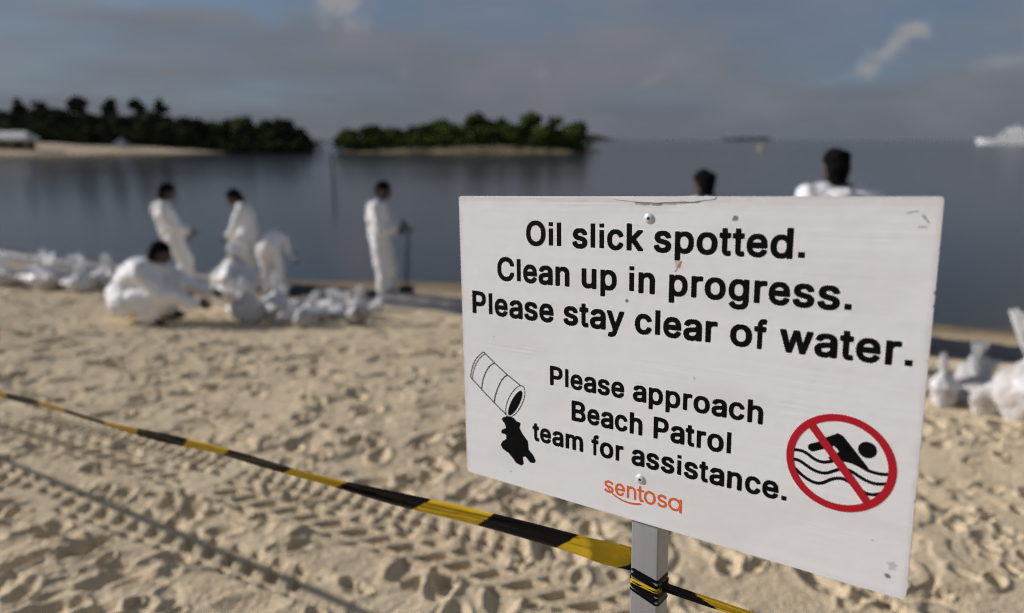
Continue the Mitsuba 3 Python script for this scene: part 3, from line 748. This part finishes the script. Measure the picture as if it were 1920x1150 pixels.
tw = -.92 + np.arcsin(np.clip(vis / wd, 0, .97)) * np.interp(t, [-.05, 1, 3.4], [1, 1, .7]) + .05 * np.sin(t * 8) + .03 * np.sin(t * 19)
turn = np.clip((t - 2.0) / .5, 0, 1); tw = tw * (1 - turn) + (.30 + .25 * np.sin(t * 2.2)) * turn
rm, ruv = ribbon(C[::-1], wd[::-1], tw[::-1], .322 * 10 + .201, folds=.0035)
ruv[:, 0] -= .08 * np.clip((.26 - np.repeat(t[::-1], 9)) / .26, 0, 1.2)
scene[tp + '__strand'] = mikit.ply(rm, 'tape_material', smooth=True, uv=ruv)
t2 = np.linspace(0, 1.5, 90)
C2 = np.stack([.198 + .85 * t2, .800 - .53 * t2, 1.878 + .07 * t2 - .05 * t2 * (1.5 - t2)], 1)
w2 = np.interp(t2, [0, .1, .3, 1.5], [.019, .022, .030, .034])
rm, ruv = ribbon(C2, w2, .35 + .2 * np.sin(t2 * 6), .105, folds=.002, seed=2)
scene[tp + '__strand_001'] = mikit.ply(rm, 'tape_material', smooth=True, uv=ruv)
# turns round the post: square loops, slightly tilted
pmid = PC - np.array([pn[0], pn[1], 0]) * .019
def wrap(z, tilt, w, L0, grow, lean):
    hw = .019 + grow
    loop = []
    for (a0, b0), (a1, b1) in (((-1, 1), (1, 1)), ((1, 1), (1, -1)), ((1, -1), (-1, -1)), ((-1, -1), (-1, 1))):
        for k in np.linspace(0, 1, 14)[:-1]:
            a, b = a0 + (a1 - a0) * k, b0 + (b1 - b0) * k
            r_ = max(abs(a), abs(b)); n4 = (abs(a) ** 8 + abs(b) ** 8) ** .125
            loop.append((a / n4 * 1.0, b / n4 * 1.0))
    loop.append(loop[0])
    lp = np.array(loop)
    P3 = np.stack([pmid[0] + hw * (lp[:, 0] * pu[0] + lp[:, 1] * pn[0]), pmid[1] + hw * (lp[:, 0] * pu[1] + lp[:, 1] * pn[1]), z + tilt * lp[:, 0] + lean * lp[:, 1]], 1)
    P3[:, :2] += np.outer(P3[:, 2] - PC[2], (SV * .9)[:2])
    return ribbon(P3, w, .0, L0, folds=.0, across=7)
for i, (z, tilt, w, L0, gr) in enumerate(((1.8790, -.004, .017, .00, .0009), (1.8615, -.006, .016, .02, .0012), (1.871, -.002, .008, .25, .0017))):
    rm, ruv = wrap(z, tilt, w, L0, gr, .003)
    key = numbered(tp + '__wrap'); scene[key] = mikit.ply(rm, 'tape_material', smooth=True, uv=ruv)

# ------------------------------------------------------------------ people
def hand(wr, d, pn_, curl=.6, side=1):
    """Palm and five bent fingers from the wrist along d; pn_ is the palm's normal."""
    d = np.asarray(d, float) / np.linalg.norm(d); pn_ = np.asarray(pn_, float); pn_ = pn_ - d * (pn_ @ d); pn_ /= np.linalg.norm(pn_)
    s = np.cross(d, pn_) * side
    wr = np.asarray(wr, float)
    S = lambda p, r: (*p, r)
    ms = [hull(S(wr, .027), S(wr + d * .085 + s * .033, .016), S(wr + d * .088 - s * .033, .015), S(wr + d * .02 + s * .028, .018), ico=ICO1), hull(S(wr - d * .07, .036), S(wr, .028), ico=ICO1)]
    for k, (o, L) in enumerate(((.034, .074), (.012, .082), (-.011, .077), (-.033, .062))):
        p = wr + d * .088 + s * o
        a = curl * (1 + .08 * k)
        d1 = d * math.cos(a * .6) + pn_ * math.sin(a * .6); d2 = d * math.cos(a * 1.6) + pn_ * math.sin(a * 1.6); d3 = d * math.cos(a * 2.4) + pn_ * math.sin(a * 2.4)
        p1 = p + d1 * L * .45; p2 = p1 + d2 * L * .32; p3 = p2 + d3 * L * .25
        ms += [hull(S(p, .0115), S(p1, .0105), ico=ICO1), hull(S(p1, .0105), S(p2, .0095), ico=ICO1), hull(S(p2, .0095), S(p3, .008), ico=ICO1)]
    p = wr + d * .03 + s * .034; p1 = p + (d * .6 + s * .7) * .036 + pn_ * .01; p2 = p1 + (d * .9 + s * .15 + pn_ * .4) * .032
    ms += [hull(S(wr + d * .02 + s * .02, .016), S(p, .014), S(p1, .012), ico=ICO1), hull(S(p1, .012), S(p2, .0095), ico=ICO1)]
    return to_tm(union(ms), .008, 3)

BASE = dict(pelvis=(0, 0, .93), chest=(0, 0, 1.26), neck=(.0, 0, 1.46), head=(.03, 0, 1.60), shl=(0, .18, 1.39), ell=(.0, .24, 1.11), wrl=(.10, .23, .88), hipl=(0, .1, .90), knl=(.03, .11, .50), anl=(0, .11, .10),
            shr=(0, -.18, 1.39), elr=(.0, -.24, 1.11), wrr=(.10, -.23, .88), hipr=(0, -.1, .90), knr=(.03, -.11, .50), anr=(0, -.11, .10), look=(1, 0, -.1), toel=(1, .1, 0), toer=(1, -.1, 0),
            handl=(.4, 0, -1), handr=(.4, 0, -1), palml=(.6, -.6, 0), palmr=(.6, .6, 0))
def person(x, y, yaw, label, pose=None, scale=1.0, hood_up=False, seed=0, baggy=.88, group=None, curl=.6, dz=0.0):
    J = {k: np.array(v, float) for k, v in {**BASE, **(pose or {})}.items()}
    k = thing('person', label, 'person', group)
    z0 = G(x, y) - .015 + dz
    c, s = math.cos(yaw), math.sin(yaw)
    M = np.array([[c, -s, 0], [s, c, 0], [0, 0, 1]])
    def W(m):
        m = m.copy(); m.vertices = (m.vertices * scale) @ M.T + [x, y, z0]; return m
    S = lambda p, r: (*np.asarray(p, float), r)
    look = J['look'] / np.linalg.norm(J['look'])
    side = np.cross([0, 0, 1.0], look); side /= np.linalg.norm(side); upd = np.cross(look, side)
    H = J['head']; hp = lambda f, l, u: H + look * f + side * l + upd * u
    body = [hull(S(hp(.02, 0, .035), .080), S(hp(-.035, 0, .03), .080)), hull(S(hp(.02, 0, .03), .074), S(hp(.055, 0, -.07), .042), S(hp(.0, .03, -.05), .055), S(hp(.0, -.03, -.05), .055)),
            hull(S(hp(.095, 0, .02), .012), S(hp(.122, 0, -.018), .014), S(hp(.09, 0, -.024), .017), ico=ICO1), hull(S(hp(.092, .02, -.055), .011), S(hp(.092, -.02, -.055), .011), ico=ICO1),
            hull(S(hp(.0, .078, .01), .018), S(hp(-.012, .081, -.02), .012), ico=ICO1), hull(S(hp(.0, -.078, .01), .018), S(hp(-.012, -.081, -.02), .012), ico=ICO1),
            hull(S(hp(-.02, 0, -.04), .058), S(J['neck'], .062)), hull(S(J['neck'], .06), S(J['shl'], .055), S(J['shr'], .055), S(J['chest'], .115)), hull(S(J['chest'], .125), S(J['pelvis'], .125))]
    for q in 'lr':
        body += [hull(S(J['sh' + q], .055), S(J['el' + q], .042), ico=ICO1), hull(S(J['el' + q], .042), S(J['wr' + q], .028), ico=ICO1),
                 hull(S(J['pelvis'], .11), S(J['hip' + q], .088), ico=ICO1), hull(S(J['hip' + q], .088), S(J['kn' + q], .06), ico=ICO1), hull(S(J['kn' + q], .06), S(J['an' + q], .042), ico=ICO1)]
    part(k, 'body', W(to_tm(union(body), .03, 3)), 'skin_material', True)
    for q in (1, -1):
        part(k, 'eye', W(to_tm(hull(S(hp(.082, .034 * q, .022), .013), ico=ICO1))), 'eye_material', True)
    b = baggy
    suit = [hull(S(J['neck'] - [0, 0, .03], .085), S(J['shl'], .085 * b), S(J['shr'], .085 * b), S(J['chest'], .165 * b)), hull(S(J['chest'], .175 * b), S(J['pelvis'], .175 * b))]
    for q in 'lr':
        suit += [hull(S(J['sh' + q], .088 * b), S(J['el' + q], .078 * b)), hull(S(J['el' + q], .078 * b), S(J['wr' + q], .052)),
                 hull(S(J['pelvis'], .165 * b), S(J['hip' + q], .125 * b)), hull(S(J['hip' + q], .128 * b), S(J['kn' + q], .105 * b)), hull(S(J['kn' + q], .105 * b), S(J['an' + q] + [0, 0, .03], .085 * b))]
    part(k, 'coverall', W(to_tm(union(suit), .028, 3, .030, 9.0, seed)), 'suit_material', True)
    if hood_up:
        hd = union([hull(S(hp(-.01, 0, .035), .118), S(hp(-.03, 0, -.06), .10), S(J['neck'], .10))]) - hull(S(hp(.12, 0, .01), .075), S(hp(.12, 0, -.07), .06), S(hp(.07, 0, -.01), .07))
        part(k, 'hood', W(to_tm(hd, .025, 2, .012, 10, seed)), 'suit_material', True)
    else:
        back = J['neck'] - look * np.array([1, 1, 0]) * .09
        hd = union([hull(S(back + side * .04 - [0, 0, .035], .042), S(back - side * .045 - [0, 0, .03], .042), S(back - look * .035 + [0, 0, -.12], .05)), hull(S(back + side * .05 - [0, 0, .03], .036), S(J['neck'] + side * .07 + look * .03 - [0, 0, .04], .03)), hull(S(back - side * .05 - [0, 0, .03], .036), S(J['neck'] - side * .07 + look * .03 - [0, 0, .04], .03))])
        part(k, 'hood', W(to_tm(hd, .02, 2, .014, 12, seed)), 'suit_material', True)
        sk = union([hull(S(hp(.016, 0, .045), .087), S(hp(-.036, 0, .036), .088), S(hp(-.01, .015, .06), .08)), hull(S(hp(-.045, 0, -.01), .078), S(hp(-.045, 0, -.095), .060))])
        nn = look * .62 - upd * .62
        cutp = hp(.045, 0, -.03)
        n_ = -(look * .75 - upd * .55); n_ /= np.linalg.norm(n_)
        hr = sk.trim_by_plane(tuple(n_), float(n_ @ cutp))
        part(k, 'hair', W(to_tm(hr, .016, 2, .017, 22, seed)), 'hair_material', True)
    for q, sd_ in (('l', 1), ('r', -1)):
        part(k, 'glove', W(hand(J['wr' + q], J['hand' + q], J['palm' + q], curl, -sd_)), 'rubber_material', True)
        a = J['an' + q]; tdir = J['toe' + q] / np.linalg.norm(J['toe' + q])
        bt = union([hull(S(a + [0, 0, .16], .062), S(a + [0, 0, .0], .058), ico=ICO1), hull(S(a - tdir * .03 - [0, 0, .045], .05), S(a + tdir * .15 - [0, 0, .055], .042), S(a + tdir * .06 - [0, 0, .01], .052), ico=ICO1)])
        part(k, 'boot', W(to_tm(bt, .03, 2)), 'boot_material', True)
    return k

def mir(**k):
    out = {}
    for a, v in k.items():
        out[a + 'l'] = v; out[a + 'r'] = (v[0], -v[1], v[2])
    return out

# worker standing by the water, facing right, hands on a shovel
person(-1.80, 9.49, math.radians(-4), 'person in white coveralls standing alone by the water, both gloved hands on a tool',
       dict(pelvis=(-.02, 0, .92), chest=(-.04, 0, 1.22), neck=(-.03, 0, 1.43), head=(.05, 0, 1.585), look=(1, -.1, -.22), **mir(sh=(-.03, .17, 1.37)), ell=(.04, .2, 1.10), wrl=(.24, .1, 1.12), elr=(.02, -.21, 1.08), wrr=(.22, -.10, 1.05),
            handl=(1, -.4, .05), handr=(1, .4, .0), palml=(0, -1, -.4), palmr=(0, 1, -.4), hipl=(-.02, .09, .9), hipr=(-.02, -.09, .9), knl=(.10, .10, .5), anl=(.06, .11, .1), knr=(.02, -.1, .5), anr=(.0, -.11, .1)), scale=1.0, seed=1, curl=.75)
sv = thing('shovel', 'dark long handled shovel held upright by the standing worker near the water', 'shovel')
gx, gy, gz = -1.50, 9.48, G(-1.5, 9.48)
part(sv, 'handle', tube([[gx + .08, gy, gz + 1.06], [gx + .05, gy, gz + .7], [gx + .02, gy, gz + .25]], .018, 8), 'dark_paint')
part(sv, 'grip', tube([[gx + .02, gy, gz + 1.07], [gx + .14, gy, gz + 1.05]], .018, 8), 'dark_paint')
part(sv, 'blade', to_tm(hull((gx - .09, gy - .02, gz + .25, .012), (gx + .12, gy - .02, gz + .25, .012), (gx - .08, gy + .02, gz + .02, .012), (gx + .1, gy + .02, gz + .02, .012), (gx + .01, gy + .03, gz - .06, .012), (gx + .01, gy + .05, gz + .15, .012), ico=ICO1)), 'dark_paint')
# tall worker leaning, left of the group, facing right and away
person(-4.86, 9.90, math.radians(22), 'person in white coveralls standing behind the crouching one, one gloved hand out',
       dict(pelvis=(-.02, 0, .90), chest=(-.09, 0, 1.18), neck=(-.11, 0, 1.38), head=(-.03, 0, 1.53), look=(1, .1, -.3), **mir(sh=(-.10, .17, 1.33)), ell=(.0, .26, 1.08), wrl=(.10, .2, .9), elr=(-.03, -.22, 1.06), wrr=(.17, -.12, .98),
            handr=(1, .1, -.3), palmr=(0, 1, -.3), knl=(.12, .12, .5), anl=(.10, .12, .1), knr=(.10, -.1, .5), anr=(.0, -.11, .1)), scale=.99, seed=2)
# worker facing left, filling a bag
person(-4.02, 10.35, math.radians(188), 'person in white coveralls facing left with head bowed, hands lowered over a tall sack',
       dict(pelvis=(-.05, 0, .90), chest=(-.04, 0, 1.20), neck=(.0, 0, 1.39), head=(.10, 0, 1.50), look=(1, 0, -.75), **mir(sh=(-.02, .17, 1.33), el=(.08, .22, 1.08)), wrl=(.22, .12, .92), wrr=(.20, -.12, .90), handl=(.7, -.2, -.6), handr=(.7, .2, -.6),
            knl=(.05, .12, .5), anl=(.0, .12, .1), knr=(-.02, -.11, .5), anr=(-.08, -.13, .1)), scale=.99, seed=3)
# bent over worker with the hood up
person(-3.57, 10.15, math.radians(78), 'person in white coveralls with the hood up, bent over at the waist',
       dict(pelvis=(-.10, 0, .88), chest=(.10, 0, 1.0), neck=(.24, 0, .95), head=(.35, 0, .88), look=(.55, 0, -.85), **mir(sh=(.20, .14, .95), el=(.26, .16, .74)), wrl=(.32, .10, .60), wrr=(.30, -.26, .66), handl=(.3, 0, -1), handr=(.5, 0, -.9),
            hipl=(-.1, .1, .86), hipr=(-.1, -.1, .86), knl=(-.02, .12, .48), anl=(-.04, .13, .1), knr=(-.0, -.12, .48), anr=(-.06, -.13, .1)), scale=.88, hood_up=True, seed=4, baggy=.85)
# crouching worker in front
person(-3.89, 7.50, math.radians(4), 'person in baggy white coveralls crouching on the sand, arms reaching to a sack',
       dict(pelvis=(-.36, 0, .30), chest=(-.22, 0, .52), neck=(-.09, 0, .69), head=(.03, 0, .79), look=(1, .35, -.45), **mir(sh=(-.13, .20, .62)), ell=(.16, .24, .42), wrl=(.46, .14, .32), elr=(.12, -.26, .38), wrr=(.42, -.16, .26), handl=(1, 0, -.2), handr=(1, .1, -.2),
            palml=(0, -1, -.3), palmr=(0, 1, -.3), hipl=(-.34, .13, .28), hipr=(-.34, -.13, .28), knl=(.10, .20, .42), anl=(-.06, .2, .1), knr=(.08, -.22, .36), anr=(-.08, -.2, .1)), scale=1.02, baggy=1.28, seed=5)
# two seen from behind, over the board
person(1.73, 6.20, math.radians(96), 'person with short black hair seen from behind over the middle of the board', dict(head=(.06, 0, 1.58), look=(1, 0, -.2)), scale=1.025, seed=6)
person(2.335, 5.00, math.radians(84), 'person in white coveralls seen from behind above the right half of the board',
       dict(head=(.05, .01, 1.60), look=(1, -.15, -.25), shl=(0, .19, 1.40), shr=(0, -.21, 1.40)), scale=1.052, seed=7, baggy=1.05)

# ------------------------------------------------------------------ sacks
def sack(x, y, w, h, seed, label, fallen=0.0, rz=0.0, neck=.62, lean=(0, 0), group='white plastic sacks of collected sand', top=1.0, dz=0, exact=False, mat='bag_material'):
    r = np.random.default_rng(300 + seed)
    k = thing('plastic_sack', label, 'sack', group)
    na, nz = 44, 26
    th = np.arange(na) * 2 * np.pi / na
    ph = r.random(6) * 6.28
    def surf(ts, prof, ruff):
        V = []
        for t_, pr in zip(ts, prof):
            lob = 1 + .10 * np.sin(2 * th + ph[0]) * (1 - ruff) + .07 * np.sin(3 * th + ph[1] + t_ * 2) + (.05 + .22 * ruff) * np.sin(7 * th + ph[2] + t_ * 3) * t_ ** 1.5 + .10 * ruff * np.sin(11 * th + ph[3])
            rad = pr * w * .5 * lob
            V.append(np.stack([rad * np.cos(th) + lean[0] * t_ ** 1.6 * h, rad * np.sin(th) * .92 + lean[1] * t_ ** 1.6 * h, np.full(na, t_ * h) + .03 * h * ruff * np.sin(4 * th + ph[4])], 1))
        return np.array(V)
    if not exact: neck = neck + .12 * (r.random() - .35); top = top * (.5 + .9 * r.random()); lean = (lean[0] + .12 * r.normal(), lean[1] + .08 * r.normal())
    ts = np.linspace(0, neck, nz)
    q = ts / neck
    prof = np.clip(np.sin(np.clip(q * 1.12 + .18, 0, 1.0) * np.pi * .5) ** .7 * (1 - .9 * np.clip((q - .62) / .38, 0, 1) ** 1.25), .12, 1.05)
    prof[0] = .62
    A = surf(ts, prof, 0)
    n_ = meshkit.fbm(A * np.array([9, 9, 7]) + seed * 3, 3, seed) - .5
    cen = A.mean(1, keepdims=True)
    A = cen + (A - cen) * (1 + .60 * n_[..., None] * np.array([1, 1, .0]))
    def tri(A, cap):
        m, n = A.shape[:2]
        V = A.reshape(-1, 3); F = []
        i = np.arange(m - 1)[:, None] * n + np.arange(n)[None]; j = np.arange(m - 1)[:, None] * n + (np.arange(n)[None] + 1) % n
        F = np.vstack([np.stack([i, j, j + n], -1).reshape(-1, 3), np.stack([i, j + n, i + n], -1).reshape(-1, 3)])
        if cap:
            V = np.vstack([V, A[0].mean(0)]); b = np.arange(n); F = np.vstack([F, np.stack([(b + 1) % n, b, np.full(n, len(V) - 1)], 1)])
        return trimesh.Trimesh(V, F, process=False)
    ms = [tri(A, True)]
    ts2 = np.linspace(neck, 1, 9); p2 = .12 + .26 * top * ((ts2 - neck) / (1 - neck)) ** .8
    B = surf(ts2, p2, 1.0)
    if r.random() < .65 and top < 1.2:
        tt_ = (ts2 - neck) / (1 - neck)
        B = surf(ts2, .10 + .13 * np.sin(np.clip(tt_ * 1.15, 0, 1) * np.pi) + .02, .8)
    ms.append(tri(B, False))
    tie = trimesh.creation.torus(.075 * w, .014 * w + .003, 20, 8); tie.apply_translation((lean[0] * neck ** 1.6 * h, lean[1] * neck ** 1.6 * h, neck * h))
    ms.append(tie)
    Mx = trimesh.transformations.rotation_matrix(rz, [0, 0, 1]) @ trimesh.transformations.rotation_matrix(fallen, [0, 1, 0])
    z0 = G(x, y) - .02 + dz
    low = 0
    for m in ms:
        m.apply_transform(Mx)
    if fallen: low = ms[0].vertices[:, 2].min()
    for m in ms:
        m.apply_translation((x, y, z0 - low))
    part(k, 'body', ms[0], mat, True)
    part(k, 'ruffle', ms[1], 'bag_ruffle', True)
    part(k, 'tie', ms[2], 'bag_material', True)
    return k
sack(-7.42, 9.97, .58, .52, 1, 'white plastic sack cut off by the left edge of the picture')
sack(-7.08, 10.02, .54, .56, 2, 'white plastic sack second from the left edge, its tied top pointing up')
sack(-6.74, 9.88, .60, .52, 3, 'white plastic sack third from the left edge of the picture')
sack(-6.40, 9.95, .50, .46, 4, 'small white plastic sack fourth from the left edge', lean=(.15, 0))
sack(-6.22, 9.72, .46, .42, 5, 'white plastic sack fifth from the left edge, standing slightly forward', lean=(-.1, 0))
sack(-5.98, 10.15, .52, .55, 6, 'white plastic sack nearest the back of the crouching worker', lean=(-.12, 0))
sack(-3.50, 8.55, .66, .92, 7, 'tall white sack between the crouching worker and the bowed worker', lean=(.03, 0), neck=.80, top=.3, exact=True)
sack(-3.16, 7.95, .42, .36, 8, 'low white sack beside the gloved hands of the crouching worker', lean=(-.2, .1))
sack(-2.98, 7.60, .36, .54, 9, 'white sack with a thin top, just right of the low sack by the gloved hands', lean=(-.12, 0), exact=True, neck=.72)
sack(-2.68, 7.66, .40, .60, 10, 'white sack with the tallest pointed top in the middle row', neck=.66, exact=True)
sack(-2.46, 8.30, .42, .34, 11, 'greyish white sack at the back of the middle row', lean=(.1, 0))
sack(-2.38, 7.85, .40, .36, 12, 'bright white sack in the middle row with its top leaning right', lean=(.08, 0))
sack(-2.22, 8.20, .38, .34, 13, 'round white sack behind the fallen one in the middle row', neck=.75, top=.6)
sack(-2.14, 7.22, .27, .44, 14, 'white sack lying on its side in front of the middle row', fallen=1.25, rz=2.9)
sack(-1.98, 8.70, .42, .36, 15, 'pale sack at the right end of the middle row near the worker with the tool', lean=(.1, 0))
sack(-1.86, 7.46, .27, .44, 16, 'shaded grey sack lying at the right end of the middle row', fallen=1.3, rz=.3, mat='bag_dirty')
sack(-7.25, 10.40, .52, .50, 24, 'white sack behind the second and third sacks from the left edge')
sack(-6.56, 10.35, .50, .50, 25, 'white sack behind the third and fourth sacks from the left edge', lean=(.1, 0))
sack(-2.78, 8.02, .42, .42, 26, 'white sack behind the pointed one in the middle row')
sack(-2.46, 7.48, .34, .30, 27, 'low white sack in front of the middle row, left of the fallen one', neck=.7, top=.6)
sack(-2.02, 7.95, .36, .32, 28, 'white sack between the round one and the right end of the middle row')
sack(3.42, 4.78, .30, .34, 29, 'white sack between the pointed sack and the tall one at the right edge', lean=(.15, 0), exact=True, neck=.7)
sack(3.80, 5.35, .30, .30, 30, 'low white sack just in front of the pointed sack right of the board', lean=(-.2, 0), exact=True, neck=.72)
sack(3.03, 4.56, .22, .42, 17, 'white sack right beside the lower right side of the board', lean=(-.12, 0), exact=True, neck=.7)
sack(4.00, 5.66, .30, .36, 18, 'white sack with a pointed top behind the others right of the board', neck=.6, exact=True)
sack(3.58, 5.06, .30, .24, 19, 'dirty grey slumped sack between the sacks right of the board', neck=.82, top=.5, exact=True, mat='bag_dirty')
sack(3.26, 4.66, .18, .26, 20, 'small white sack low in front, right of the board', fallen=1.2, rz=2.6)
sack(3.36, 4.24, .36, .76, 21, 'tall white sack with an open flaring top at the right edge of the picture', neck=.60, top=2.3, lean=(-.04, 0), exact=True)
sack(3.20, 4.40, .20, .36, 22, 'small sack leaning against the tall one at the right edge', lean=(.34, 0), exact=True, neck=.75)
sack(3.13, 4.66, .20, .24, 23, 'small dirty sack sunk between the white ones next to the board', exact=True, neck=.8, top=.4, mat='bag_dirty')

# ------------------------------------------------------------------ absorbent boom
bo = thing('boom', 'long dark floating boom lying along the shore behind the sacks', 'boom')
bp = np.array([(-16, 17.2), (-13, 15.6), (-10.7, 14.2), (-8.6, 13.0), (-6.8, 12.2), (-5.0, 11.3), (-3.25, 10.25), (-2.0, 9.55), (-.69, 8.67), (.8, 8.0), (2.6, 7.5), (4.6, 6.85), (6.5, 5.9), (8.5, 4.9)])
from scipy.interpolate import CubicSpline
tt = np.linspace(0, len(bp) - 1, 260); bq = CubicSpline(np.arange(len(bp)), bp)(tt)
bz = np.array([max(G(a, b), 0.0) for a, b in bq])
rad = .115 + .012 * np.sin(tt * 14) ** 2
bm = tube(np.column_stack([bq, bz + .07]), rad, 12)
part(bo, 'float', bm, 'boom_material', True)
sk = np.column_stack([bq + [.0, -.16], bz + .02])
part(bo, 'skirt', tube(sk, .05 + .02 * meshkit.noise(np.column_stack([tt * 5, tt * 0, tt * 0]), 3), 8), 'boom_material', True)
